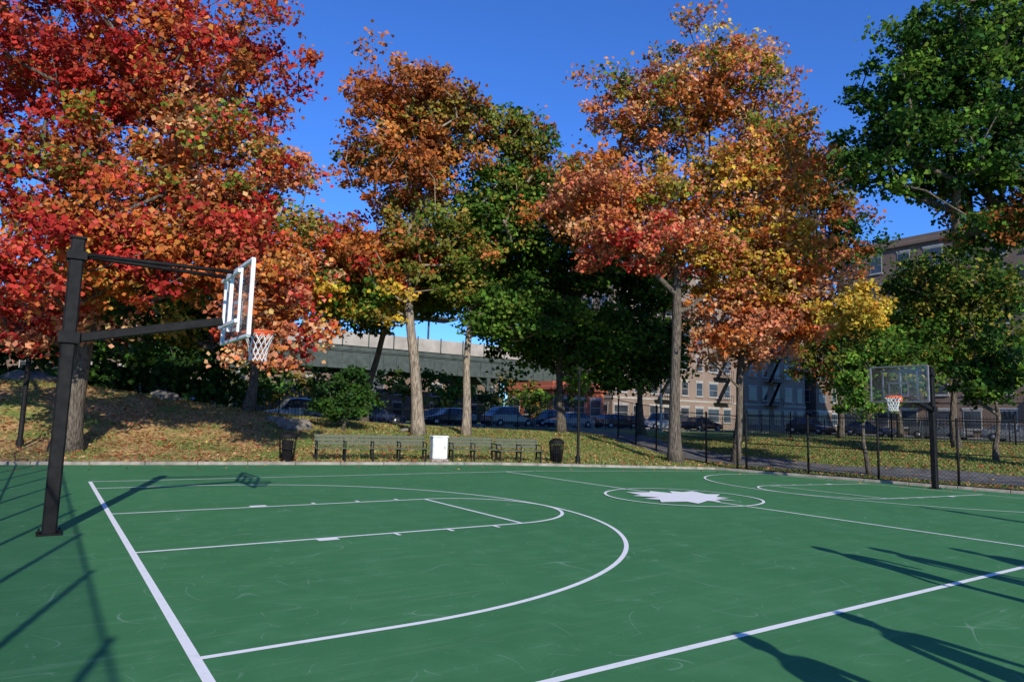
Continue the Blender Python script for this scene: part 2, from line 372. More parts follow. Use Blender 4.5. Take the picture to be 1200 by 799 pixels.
# ------------------------------------------------------------ fences
def chainfence(name,a,b,h,sp,zf,mesh=.09,rail=True,wire=.0028,r=.035):
    mb=MB();a=Vector((*a,0));b=Vector((*b,0));d=b-a;L=d.length;d.normalize();n=max(1,round(L/sp))
    P=lambda s,z:(a.x+d.x*s,a.y+d.y*s,float(zf(a.x+d.x*s,a.y+d.y*s))+z)
    for k in range(n+1):
        mb.tube([P(L*k/n,-.1),P(L*k/n,h+.05)],r,8,0); mb.lathe([(r*1.3,0),(r*1.2,.04),(.001,.07)],8,P(L*k/n,h+.03),0)
    for z in((h,.08,h*.5) if rail else(.08,)):
        mb.tube([P(L*k/n,z) for k in range(n+1)],.022,6,0)
    s=-h
    while s<L:
        for sg in(0,1):
            s0=s
            c0=max(0,-s0); c1=min(h,L-s0)
            if c1-c0>.1:
                p0=(s0+c0,c0*(h-.08)/h+.08); p1=(s0+c1,c1*(h-.08)/h+.08)
                if sg: p0=(p0[0],h+.08-p0[1]); p1=(p1[0],h+.08-p1[1])
                m=max(1,int((c1-c0)/.35))
                mb.tube([P(p0[0]+(p1[0]-p0[0])*k/m,p0[1]+(p1[1]-p0[1])*k/m) for k in range(m+1)],wire,3,0,caps=False,smooth=False)
        s+=mesh*1.2
    return mb.obj(name,[black_paint])
zcourt=lambda x,y:zc(x)
chainfence('chain_link_fence',(-1.6,-9),(-1.6,24.6),3.5,2.6,zcourt,.12,wire=.0036)
e0=edge(1.2,.45); e1=edge(32,.45)
chainfence('chain_link_fence',e0,e1,2.35,2.5,tz,.12,wire=.0038,r=.045)
chainfence('chain_link_fence',(e0[0]-.2,e0[1]+.3),(29,31),2.35,2.5,tz,.14,wire=.004,r=.045)
def picket(name,a,b,h,sp,zf):
    mb=MB();a=Vector((*a,0));b=Vector((*b,0));d=b-a;L=d.length;d.normalize()
    P=lambda s,z:(a.x+d.x*s,a.y+d.y*s,float(zf(a.x+d.x*s,a.y+d.y*s))+z)
    s=0
    while s<L: mb.tube([P(s,0),P(s,h)],[.012,.012],4,0,smooth=False); s+=sp
    s=0
    while s<L: mb.tube([P(s,-.1),P(s,h+.1)],.04,6,0); s+=3
    m_=int(L/3)
    for z in(.15,h-.15): mb.tube([P(L*k/m_,z) for k in range(m_+1)],.02,5,0)
    return mb.obj(name,[black_paint])
picket('iron_fence',(-30,43.2),(61,43.2),1.4,.2,tz); picket('iron_fence',(61,43),(61,-20),1.4,.2,tz)
picket('iron_fence',(40,30),(46,4),1.6,.16,tz)
def post(R,F,h,name='fence_post',r=.06,hz=0):
    x,y=W(R,F); z=float(tz(x,y)); mb=MB()
    mb.lathe([(.001,h+.1),(r*.8,h+.06),(r*1.3,h),(r,h-.05),(r,.3),(r*1.5,.2),(r*1.6,-.1)][::-1],12,(x,y,z))
    return mb.obj(name,[black_paint])
post(-16.7,23.6,4.3,'metal_post',.08)
def bline(s): p=np.array([11.78,23.28])+D1*s; return p
p=bline(6.66); mb=MB(); z=float(tz(*p))
mb.lathe([(.11,-.1),(.11,.25),(.06,.35),(.05,3.6),(.08,3.65),(.08,3.75),(.03,3.85),(.001,3.9)],12,(p[0],p[1],z)); mb.obj('lamp_post',[black_paint])
x,y=W(.22*50,50); z=float(tz(x,y)); mb=MB(); mb.tube([(x,y,z),(x,y,z+7.5)],[.09,.05],8); mb.tube([(x,y,z+7.4),(x-.6,y+.2,z+7.9),(x-1.6,y+.6,z+8)],.035,6); mb.box((x-1.9,y+.7,z+7.97),(.6,.22,.12),0,bev=.03); mb.obj('street_lamp',[white_metal])

# ------------------------------------------------------------ benches
def bench(s0,s1):
    L=s1-s0; p=bline((s0+s1)/2); z=float(min(tz(*bline(s0)),tz(*bline(s1)),tz(*p)))
    e=MB(); e.M=Matrix.Translation((p[0],p[1],z))@Matrix.Rotation(math.atan2(D1[1],D1[0]),4,'Z')
    for k,y in enumerate((-.22,-.1,.02,.14)): e.box((0,y,.45),(L,.1,.035),0,bev=.008)
    for k,(y,zz) in enumerate(((.25,.6),(.275,.73),(.3,.86))): e.box((0,y,zz),(L,.03,.105),0,bev=.008)
    n=max(2,round(L/.95))
    for k in range(n+1):
        x=-L/2+.06+(L-.12)*k/n
        e.beam((x,-.2,-.1),(x,-.2,.43),.05,.06,1); e.beam((x,.2,-.1),(x,.2,.43),.05,.06,1)
        e.beam((x,-.27,.4),(x,.24,.4),.045,.045,1); e.beam((x,.2,.4),(x,.335,.93),.045,.04,1)
        e.tube([(x,-.24,.43),(x,-.25,.62),(x,-.15,.68),(x,.27,.66)],.02,6,1)
    return e.obj('park_bench',[slat,black_paint])
bench(-3.85,.21); bench(1.13,3.0); bench(3.08,4.93)
def bin_(s):
    p=bline(s); z=float(tz(*p)); e=MB(); e.M=Matrix.Translation((p[0],p[1],z))
    e.lathe([(.22,0),(.22,.04),(.18,.04),(.18,.7),(.001,.7)],20)
    for k in range(22):
        a=2*math.pi*k/22; e.tube([(.22*math.cos(a),.22*math.sin(a),.02),(.27*math.cos(a),.27*math.sin(a),.5),(.29*math.cos(a),.29*math.sin(a),.78)],.013,5)
    for zz,r in((.03,.225),(.4,.262),(.78,.295)): e.tube([(r*math.cos(a),r*math.sin(a),zz) for a in np.linspace(0,2*math.pi,21)],.018,6,caps=False)
    e.lathe([(.31,.78),(.32,.82),(.27,.9),(.15,.97),(.14,.94),(.1,.9),(.001,.9)],20)
    e.obj('litter_bin',[black_paint])
bin_(-4.77); bin_(5.67)
p=bline(.7); z=float(tz(*p)); e=MB(); e.M=Matrix.Translation((p[0],p[1],z))@Matrix.Rotation(-.2,4,'Z')
e.box((0,0,.02),(.66,.52,.12),1,bev=.02); e.box((0,0,.48),(.58,.44,.8),0,bev=.03); e.box((0,0,.91),(.64,.5,.06),0,bev=.02)
e.box((0,-.225,.45),(.46,.012,.6),0,bev=.004); e.box((.17,-.235,.5),(.03,.02,.12),1); e.obj('utility_box',[white_box,conc])

def boulder(x,y,r,sq=.55):
    import bmesh
    bm=bmesh.new(); bmesh.ops.create_icosphere(bm,subdivisions=4,radius=1); sd=random.random()*50
    from mathutils import noise as nz
    for q in bm.verts:
        n=nz.noise(q.co*1.1+Vector((sd,0,0)))*.5+nz.noise(q.co*3+Vector((0,sd,0)))*.14
        q.co*=1+n; q.co.z*=sq; q.co.x*=1.3
        q.co*=r
    me=bpy.data.meshes.new('boulder'); bm.to_mesh(me); me.materials.append(stone)
    ob=bpy.data.objects.new('boulder',me); COL.objects.link(ob); ob.location=(x,y,float(tz(x,y))+r*.05); ob.rotation_euler=(0,0,random.random()*6)
for R,F,r in((-23.5,33.5,1.1),(-10.6,34,.7),(-17.8,35,.55),(-12,35,.4),(-5.5,37,.35)):
    x,y=W(R,F); boulder(x,y,r)

# ------------------------------------------------------------ buildings
def building(name,o,rz,w,dp,h,st,nc,wallm,trim,z0=1.0):
    E=empty(name,(o[0],o[1],z0),rz)
    b=MB(); b.box((w/2,dp/2,h/2),(w,dp,h)); b.obj('walls',[wallm],E)
    c=MB(); c.box((w/2,dp/2,h+.25),(w+.7,dp+.7,.5),0,bev=.08); c.box((w/2,dp/2,h+.75),(w+.2,dp+.2,.5),0)
    c.box((w/2,dp/2,h*.18),(w+.16,dp+.16,.25),0)
    if st>2:
        for k in range(3): c.box((w*(.2+.3*k),dp*.5,h+1.8),(3,3,1.7),0)
    c.obj('cornice',[trim],E)
    g=MB(); fh=h/st
    for face in range(4):
        L=w if face%2==0 else dp; n=nc if face%2==0 else max(2,int(nc*dp/w))
        T={0:Matrix.Translation((0,0,0)),1:Matrix.Translation((w,0,0))@Matrix.Rotation(math.pi/2,4,'Z'),
           2:Matrix.Translation((w,dp,0))@Matrix.Rotation(math.pi,4,'Z'),3:Matrix.Translation((0,dp,0))@Matrix.Rotation(-math.pi/2,4,'Z')}[face]
        g.M=T
        for i in range(n):
            for j in range(st):
                x=L*(i+.5)/n; z=fh*j+fh*.55; ww=1.15 if i%3 else 1.7; hh=1.75
                if j==0: ww*=1.3
                g.box((x,-.01,z),(ww+.16,.06,hh+.16),1); g.box((x,-.035,z+hh*.25),(ww,.04,hh*.47),0); g.box((x,-.025,z-hh*.25),(ww,.04,hh*.47),0)
                g.box((x,-.06,z-hh/2-.12),(ww+.35,.2,.12),1); g.box((x,-.03,z+hh/2+.2),(ww+.35,.08,.22),1)
            if i%4==2 and st>2:
                for j in range(1,st):
                    z=fh*j+.2; g.box((L*(i+1)/n,-.6,z),(3,1.1,.06),2)
                    for q in range(8): g.box((L*(i+1)/n-1.45+q*.41,-1.13,z+.5),(.04,.04,1),2)
                    g.box((L*(i+1)/n,-1.13,z+1),(3,.05,.05),2)
                    if j<st-1: g.beam((L*(i+1)/n-1.2,-.7,z),(L*(i+1)/n+1.2,-.7,z+fh),.5,.05,2)
    g.obj('windows',[glass_dark,frame_w,black_paint],E); return E
building('apartment_building',(57,62),0,40,16,20.5,6,14,brick_tan,cream)
building('apartment_building',(76,44),-math.pi/2,42,16,20.5,6,14,brick_brown,brick_brown)
building('brick_shop',(46.3,60),0,7.5,9,4.0,1,3,brick_red,brick_red)
building('low_building',(-10,92),0,70,14,9,3,22,brick_brown,brick_tan)
building('row_building',(100,62),0,60,16,18,5,18,brick_brown,cream)
# elevated railway
E=empty('elevated_railway',(0,76,1.0)); 
b=MB()
for y in(-4.5,4.5):
    b.box((0,y,6.6),(340,.35,1.9),0)
    for zz in(5.68,7.55): b.box((0,y,zz),(340,.6,.1),0)
    for x in np.arange(-169,170,1.6): b.box((x,y-.2,6.6),(.08,.12,1.7),0)
b.obj('girders',[vgreen],E)
b=MB(); b.box((0,0,7.9),(340,9.6,.5),0); 
b.obj('deck',[vgreen],E)
b=MB()
for y in(-4.9,4.9): b.box((0,y,8.9),(340,.12,1.5),0)
for x in np.arange(-169,170,3): b.box((x,-4.99,9.0),(.12,.1,1.7),1); 
b.obj('parapet',[cream,vgreen],E)
b=MB()
for x in np.arange(-165,170,15):
    for y in(-4.5,4.5):
        b.box((x,y,2.7),(.5,.5,5.8),0); b.beam((x,y,4.3),(x+1.6,y,5.6),.25,.25); b.beam((x,y,4.3),(x-1.6,y,5.6),.25,.25)
    b.box((x,0,5.2),(.4,8.4,.8),0)
b.obj('columns',[vgreen],E)
b=MB(); 
b.box((10,-3.6,12.3),(60,3.4,.25),0)
for x in np.arange(-18,40,5): b.box((x,-3.6,10.2),(.18,.18,4),0)
b.obj('platform_canopy',[vgreen],E)

# ------------------------------------------------------------ cars
paints={}
def car(x,y,rz,colr,suv=False,z=1.02):
    if colr not in paints:
        m=mat('car_paint',colr,tuple(c*.9 for c in colr),2,.25,spec=.6); m.node_tree.nodes['Principled BSDF'].inputs['Coat Weight'].default_value=.6; paints[colr]=m
    e=MB(); e.M=Matrix.Translation((x,y,z))@Matrix.Rotation(rz,4,'Z')@Matrix.Translation((-2.25,0,0))
    h=.28 if suv else 0
    st=[(0,.5),(.12,.72),(.9,.86),(1.35,.94),(2.0,1.36+h),(2.4,1.44+h),(3.1,1.42+h),(3.5,1.36+h),(4.05 if not suv else 4.3,1.0),(4.42,.94),(4.5,.55)]
    w=.9;rows=[]
    for (sx,t) in st:
        ww=w*(.86 if sx in(0,4.5) else .95 if sx<.2 or sx>4.4 else 1); gh=t>1.05; bz=min(.92+h*.4,t-.02); tw=ww*(.72 if gh else .86)
        half=[(ww*.93,.22),(ww,.5),(ww*.97,bz),(tw,t-.03 if not gh else t-.04),(tw*.75,t)]
        rows.append([(sx,-a,b_) for a,b_ in half]+[(sx,a,b_) for a,b_ in half[::-1]])
    vs=[q for r in rows for q in r]
    for i in range(len(rows)-1):
        for k in range(9):
            gh=st[i][1]>1.05 or st[i+1][1]>1.05
            gl=(gh and k in(2,6)) or (k in(3,4,5) and ((st[i][1]<1.05)!=(st[i+1][1]<1.05)))
            q=[i*10+k,i*10+k+1,(i+1)*10+k+1,(i+1)*10+k]
            e.add([vs[j] for j in q],[[0,1,2,3]],1 if gl else 0)
    e.add(rows[0],[list(range(10))]);e.add(rows[-1],[list(range(9,-1,-1))])
    e.box((2.25,0,.24),(4.2,1.6,.08),2)
    for xx in(2.05,2.75,3.45):
        for s_ in(-1,1): e.beam((xx-.02,s_*.885,.93+h*.4),(xx+.02,s_*.68,1.36+h),.05,.03,0)
    for xx in(.85,3.65):
        for s_ in(-1,1):
            M0=e.M.copy(); e.M=e.M@Matrix.Translation((xx,s_*.82,.33))@Matrix.Rotation(math.pi/2,4,'X')
            e.lathe([(.001,-.11),(.2,-.11),(.31,-.11),(.34,-.08),(.34,.08),(.31,.11),(.2,.11),(.2,.1),(.001,.1)],20,mi=2); e.lathe([(.001,-.115),(.19,-.115),(.19,.115),(.001,.115)],12,mi=3)
            e.M=M0
    for s_ in(-1,1):
        e.box((.1,s_*.62,.66),(.1,.32,.12),3,bev=.02); e.box((4.44,s_*.65,.78),(.08,.28,.14),4,bev=.02); e.box((1.75,s_*.98,.98),(.12,.16,.1),0,bev=.02)
    e.box((-.02,0,.36),(.08,1.5,.2),2,bev=.03); e.box((4.52,0,.36),(.08,1.5,.2),2,bev=.03)
    return e.obj('parked_car',[paints[colr],glass_dark,rubber,chrome,redlamp])
cl=[(.6,.6,.6),(.03,.03,.035),(.25,.26,.28),(.3,.02,.02),(.02,.03,.07),(.65,.65,.62),(.05,.05,.05),(.12,.13,.14)]
for k,x in enumerate((8,14,20,26.2,32,38.5,44,49.7,56)): car(x,47.4,0 if k%2 else math.pi,cl[(0,6,4,1,7,2,6,5,1)[k]],k%3==1)
for k,x in enumerate((17,29,41,53,59)): car(x,53.7,math.pi if k%2 else 0,cl[(k*5+2)%8],k%2==0)
for k,y in enumerate((40,34,28,22.3,16.5,10)): car(63.4,y,math.pi/2,cl[(k*3+1)%8],k%2==0)

# ------------------------------------------------------------ trees
PAL=dict(red=[(.5,.05,.035),(.6,.1,.06),(.4,.035,.03)],org=[(.6,.19,.045),(.52,.14,.035),(.64,.27,.07)],rust=[(.4,.14,.04),(.48,.19,.06),(.3,.1,.035)],
 yel=[(.66,.43,.06),(.6,.38,.05),(.5,.36,.06)],grn=[(.09,.18,.03),(.14,.24,.035),(.055,.12,.02)],dgr=[(.035,.085,.018),(.055,.12,.022),(.04,.09,.025)],
 salm=[(.7,.28,.14),(.64,.21,.1),(.72,.38,.18)],olv=[(.22,.23,.045),(.14,.19,.03),(.32,.25,.05)])
def leaves_arrays(C,CR,cols,cols2,per,size,seed,flat=.6):
    r=np.random.default_rng(seed); n=len(C)
    idx=np.repeat(np.arange(n),per); N=len(idx)
    ns=8; spr=r.normal(size=(n,ns,3)); spr/=np.linalg.norm(spr,axis=2,keepdims=True); spr*=(r.random((n,ns,1))**.4)
    k=r.integers(ns,size=N); off=spr[idx,k]*.85+r.normal(size=(N,3))*.24
    off=off*CR[idx][:,None]; off[:,2]*=flat
    P=C[idx]+off
    nrm=r.normal(size=(N,3))*.7+np.array([-.12,-.45,.45]); nrm/=np.linalg.norm(nrm,axis=1,keepdims=True)
    t=np.cross(nrm,r.normal(size=(N,3))); t/=np.linalg.norm(t,axis=1,keepdims=True); b=np.cross(nrm,t)
    l=size*(.6+.7*r.random(N))[:,None]; w=l*.45
    V=np.stack([P-t*l*.5,P+b*w+t*l*.08+nrm*l*.12,P+t*l*.5,P-b*w+t*l*.08+nrm*l*.12],1).reshape(-1,3)
    pick=(r.random((N,1))<.28); base=np.where(pick,cols2[idx],cols[idx])
    c=base*(.65+.65*r.random((N,1))); c*=1+.1*r.normal(size=(N,3)); c=np.clip(c,.005,.8)
    Cc=np.ones((N,4)); Cc[:,:3]=c; Cc=np.repeat(Cc,4,axis=0)
    F_=np.arange(N*4).reshape(N,4); return V,F_,Cc
def tree(name,R,F,tr,blobs,ncl,per,size,seed,crad=.85,lean=(0,0),barkm=bark,fork=None,lead=.75):
    r=np.random.default_rng(seed); bx,by=W(R,F); z0=float(tz(bx,by))-.1
    B=[(*W(b[0],b[1]),b[2],b[3],b[4],b[5],b[6],b[7]) for b in blobs]
    ws=np.array([b[6]*b[3]*b[4]*b[5] for b in B])**.75; ws/=ws.sum()
    C=[];K=[];K2=[]
    for bi,b in enumerate(B):
        m=max(3,int(ncl*ws[bi])); pts=[]
        tries=0
        while len(pts)<m and tries<m*30:
            tries+=1
            g=r.normal(size=3); g/=np.linalg.norm(g); q=r.random()**.4
            lump=1+.3*math.sin(g[0]*4+bi)*math.cos(g[2]*5+bi*2)
            oR,oF,oz=g[0]*b[3]*q*lump,g[1]*b[4]*q*lump,g[2]*b[5]*q*lump
            pnt=np.array([b[0]+.828*oR+.561*oF,b[1]-.561*oR+.828*oF,b[2]+oz])
            if pts and min(np.linalg.norm(pnt-o) for o in pts)<crad*.6: continue
            pts.append(pnt); pal=b[7].split(','); 
            C.append(pnt); K.append(pal[int(r.integers(len(pal)))]); K2.append(pal[int(r.integers(len(pal)))])
    C=np.array(C); top=C[:,2].max(); lowz=C[:,2].min()
    cen=C.mean(0)
    if fork is None: fork=max(2.2,z0+(lowz-z0)*.8)
    zt=z0+(top-z0)*lead; nseg=int((zt-z0)/.8)+2; nodes=[];par=[]
    for k in range(nseg):
        t=k/(nseg-1); pull=max(0,t-.25)**1.2
        x=bx+(cen[0]-bx)*pull*.9+lean[0]*t*(1-t)*2+.12*math.sin(t*9+seed); y=by+(cen[1]-by)*pull*.9+lean[1]*t*(1-t)*2+.12*math.cos(t*8+seed)
        nodes.append(np.array([x,y,z0+(zt-z0)*t])); par.append(k-1)
    ntr=nseg; chains=[list(range(nseg))]; leafnode=[]
    order=np.argsort(np.linalg.norm((C-np.array([nodes[ntr-1][0],nodes[ntr-1][1],(fork+zt)/2]))*np.array([1,1,.7]),axis=1))
    for ci in order:
        c=C[ci]; A=np.array(nodes); d=A-c; dist=np.linalg.norm(d,axis=1); hd=np.linalg.norm(d[:,:2],axis=1)
        cost=dist+1.4*np.maximum(0,A[:,2]-(c[2]-.45*hd)); cost[A[:,2]<fork]+=50
        j=int(np.argmin(cost)); a=nodes[j]; L=np.linalg.norm(c-a); n=max(1,int(L/.9)); ch=[j]; pv=j
        for k in range(1,n+1):
            t=k/n; q=a+(c-a)*t; q=q+np.array([0,0,L*.1*math.sin(t*math.pi)])+(r.normal(size=3)*.1*L**.5 if k<n else 0)
            nodes.append(q);par.append(pv);pv=len(nodes)-1;ch.append(pv)
        chains.append(ch); leafnode.append(pv)
    tips=np.zeros(len(nodes)); 
    for l in leafnode: tips[l]+=1
    for k in range(len(nodes)-1,0,-1):
        if par[k]>=0: tips[par[k]]+=tips[k]
    tot=max(tips[0],1); rad=np.maximum(tr*(tips/tot)**.5,.016)
    mb=MB()
    for ii,ch in enumerate(chains):
        pts=[tuple(nodes[k]) for k in ch]; rr=[rad[k] for k in ch]
        if ii==0:
            rr=[max(q,.02) for q in rr]
            rr=[rr[q]*(1+.45*math.exp(-q*1.3))*(1-.3*min(1,q*.8/max(fork-z0,1))) for q in range(len(rr))]
            mb.tube(pts,rr,14)
        else:
            rr[0]=min(rr[0],rr[1]*1.35); mb.tube(pts,rr,6,caps=False)
    E=empty(name,(0,0,0))
    mb.obj('trunk_and_branches',[barkm],E)
    f1=(.8+.4*r.random((len(K),1)))
    cols=np.array([PAL[k][int(r.integers(3))] for k in K])*f1; cols2=np.array([PAL[k][int(r.integers(3))] for k in K2])*f1
    CR=crad*(.7+.7*r.random(len(C)))
    V,F_,Cc=leaves_arrays(C,CR,cols,cols2,per,size,seed+100); o=np_mesh('leaves',V,F_,[leaf_m],Cc); o.parent=E
    return E
tree('maple_tree',-15.2,24,.42,[(-17.4,24.5,14.8,5.2,4.5,4,1,'red,red,red,rust'),(-12.2,24.5,14.6,4.2,4,3.4,1,'red,org,red,rust'),(-10.3,24,9.8,3.4,3.5,3,1.1,'org,red,rust,olv,salm'),
 (-15,24,9.5,4.6,4,3,1,'red,org,rust,olv'),(-17.2,22.8,5.2,3,2.5,1.5,1,'red,red,salm'),(-8.6,23.5,6.0,1.9,2,2.2,1.5,'org,red,salm'),(-8.2,24,4.4,1.7,1.6,1.1,1.6,'red,org,salm'),(-12.6,22.5,6.3,2.6,2.4,1.5,.9,'red,org,yel'),(-22,24,10,4.5,4,4.5,.8,'red'),
 (-13.6,20.3,6.5,2.8,2.4,1.4,1,'red,org,red'),(-10.2,22,7.0,2.4,2.2,1.3,1,'org,red,rust')],
 740,125,.19,11,crad=.85,fork=3.2)
tree('maple_tree',-14,37,.3,[(-14,37,10,4.5,4,3.5,1,'org,yel,grn'),(-18,37,7,4,4,2.5,1,'grn,dgr,yel'),(-10.5,37,8.4,2.8,3,2.2,1,'org,yel,grn'),(-22,38,9,4,4,4,1,'grn,red,rust')],240,100,.28,12,crad=1.15)
tree('oak_tree',-4.75,36,.33,[(-6.5,36,19,3.1,3,2.4,1,'rust,org,rust'),(-5.9,36,15.1,3.8,3.5,3,1,'rust,rust,olv,org'),(-3.8,36,18.2,2.6,2.6,1.9,1,'rust,rust,olv'),(-7.9,36,10.2,3,3,2.4,1,'org,rust,red,olv'),(-4.4,36,10.8,3,3,2.3,1,'rust,olv,olv,grn'),(-7.4,35.5,7.6,2,2,1.1,.8,'yel,olv,grn')],
 330,115,.23,13,crad=.95,barkm=bark_l,lean=(-1.2,.3),fork=6.5)
tree('ash_tree',-2.5,38,.25,[(-.1,38,17,2.3,2.4,2.6,1,'olv,rust,grn'),(-1.6,38,13,2.4,2.4,2.3,1,'grn,olv,grn'),(.8,38,14,2.2,2.2,2,1,'grn,olv'),(-2.9,38,9.6,2.1,2.2,1.6,1,'grn,grn,olv'),(-.2,37.5,7.4,2.2,2,1.5,1,'grn,grn')],
 240,105,.24,14,crad=.95,barkm=bark_l,fork=6)
tree('linden_tree',3.2,44,.3,[(2.7,44,12.4,4.6,4,4,1,'grn,grn,dgr'),(0.6,44,7.4,2.8,3,2.4,1,'dgr,grn'),(4.8,44,6.8,3.8,3,2.8,1,'grn,grn'),(4.6,44.5,17,3.2,3,2.4,1,'olv,grn,rust')],340,110,.28,15,crad=1.2,fork=4)
tree('linden_tree',8.8,46,.25,[(8.6,46,6.6,3.2,3,2.8,1,'dgr,grn'),(9.2,46,12,3,3,3,.8,'grn,dgr')],160,100,.28,16,crad=1.2,fork=3.5)
tree('linden_tree',-9,43,.25,[(-9,43,10,3.8,3.5,3,1,'grn,dgr,olv,yel'),(-5,43,10.5,3.2,3,2.6,1,'grn,grn,olv'),(-1.5,43,10,2.6,2.6,2.6,1,'grn,olv')],250,95,.28,17,crad=1.2,fork=6)
tree('maple_tree',7.86,32,.31,[(9.75,32,18.6,3.5,3,2.4,1,'org,salm,yel,olv'),(6.5,32,16.8,3.1,3,2.2,1,'org,salm,rust,olv'),(3.9,31.5,12.2,3.2,2.8,1.9,.9,'salm,salm,org'),(11.4,32,14.3,3.2,3,2.7,1,'yel,org,olv,salm'),(8.2,31.8,12.3,3.2,3.2,2.6,.8,'org,salm,yel,olv'),(5.9,31,10,2.8,2.5,1.5,1,'salm,red,salm'),(12.2,31.5,9.6,3,2.8,2.6,1,'salm,org,yel')],
 520,100,.2,18,crad=.85,fork=3.8,lean=(-.6,.2))
tree('maple_tree',10.9,33,.2,[(10.9,32.5,6.2,2.5,2.4,1.7,1,'org,salm,salm'),(13.8,33,7.4,1.8,2,2.1,1,'salm,org'),(12,33,9,2.5,2.3,2,.8,'org,yel,salm')],150,110,.2,19,crad=.85,fork=3.2)
tree('oak_tree',15,45,.3,[(20,45,18.3,2.8,3,3.2,1,'rust,olv,rust'),(21.6,45,14,2.6,2.5,2.4,1,'rust,dgr'),(17.3,45,18.6,3,3,2.6,1,'rust,org'),(15.5,45,13.5,3.4,3,3,.8,'rust,org,olv')],240,95,.27,20,crad=1.1,fork=6)
tree('oak_tree',22.8,27,.45,[(17.4,26,16.4,3.4,3.4,2.8,1,'dgr,grn,grn'),(16.2,26,12.2,2.8,3,1.6,1,'dgr,grn'),(20.3,26,13.6,3.6,3.6,2.8,1,'dgr,grn,grn'),(18.6,25.5,9.8,2,2.4,1.1,1,'dgr,grn,rust'),(15,26,14.4,1.6,2,1.7,1,'grn,dgr'),(21.5,26,18.5,3.5,3.5,2.5,1,'dgr,grn')],
 400,125,.2,21,crad=.82,fork=6)
tree('cherry_tree',14.5,28,.09,[(14.9,28,4.2,1.8,1.7,1.9,1,'grn,grn,olv'),(14.3,28,6.5,1.5,1.3,.9,1.3,'yel,yel,yel')],100,100,.16,22,crad=.55,fork=1.7)
tree('ash_tree',23.4,36,.2,[(23.6,36,8.9,3.4,3,2.4,1,'olv,grn,dgr'),(25,36,5.8,2.6,2.5,1.5,1,'grn,olv'),(21.6,36,6.6,1.8,2,1.3,1,'grn,olv')],190,100,.22,23,crad=.9,fork=3)
tree('ash_tree',22,31,.12,[(22,31,4.6,1.6,1.6,1.6,1,'grn,dgr')],50,90,.2,24,crad=.6,fork=2)
tree('oak_tree',25,52,.25,[(25,52,8,4,3,3.4,1,'olv,dgr,rust'),(29,52,6.5,3,3,2.4,1,'olv,grn')],150,80,.3,26,crad=1.2,fork=4)
tree('oak_tree',34,60,.25,[(34,60,8,5,3,4,1,'olv,dgr,grn')],100,80,.34,27,crad=1.4,fork=4)
tree('evergreen_shrub',-8.3,34.5,.08,[(-8.3,34.5,3.0,1.0,1,1.3,1,'dgr'),(-8.3,34.5,2.2,1.3,1.2,.6,1,'dgr')],60,120,.16,25,crad=.5,fork=1.4)
# distant tree mass across the street
r=np.random.default_rng(5); C=[];Kc=[]
mbk=MB()
for x in list(np.arange(-70,14,6.5)):
    yy=61+r.random()*5; hh=7+5*r.random(); mbk.tube([(x,yy,.9),(x+.3,yy,hh)],[.25,.1],7)
    k0=['dgr','grn','olv','dgr','rust'][int(r.integers(5))]
    for _ in range(45):
        g=r.normal(size=3); g/=np.linalg.norm(g); q=r.random()**.4
        C.append([x+g[0]*3.6*q,yy+g[1]*3*q,1+hh*.75+g[2]*hh*.5*q]); Kc.append(PAL[k0][int(r.integers(3))])
for x in np.arange(-45,8,2.2):
    for _ in range(12):
        g=r.normal(size=3)*[1.2,.8,.9]; C.append([x+g[0],42.2+g[1],float(tz(x,42.2))+1.4+g[2]]); Kc.append(PAL['dgr'][int(r.integers(3))])
for x in np.arange(15,46,4.6):   # low planting on the far pavement
    yy=58.5+r.random(); mbk.tube([(x,yy,.9),(x,yy,3.6)],[.12,.06],6)
    for _ in range(13):
        g=r.normal(size=3)*[1.1,.7,.8]; C.append([x+g[0],yy+g[1],3.9+g[2]]); Kc.append(PAL[['dgr','grn','olv'][int(r.integers(3))]][int(r.integers(3))])
C=np.array(C); Kc=np.array(Kc); V,F_,Cc=leaves_arrays(C,1.3*(.7+.6*r.random(len(C))),Kc,Kc*.7,65,.36,77)
E=empty('background_trees'); o=np_mesh('leaves',V,F_,[leaf_m],Cc); o.parent=E; mbk.obj('trunks',[bark],E)

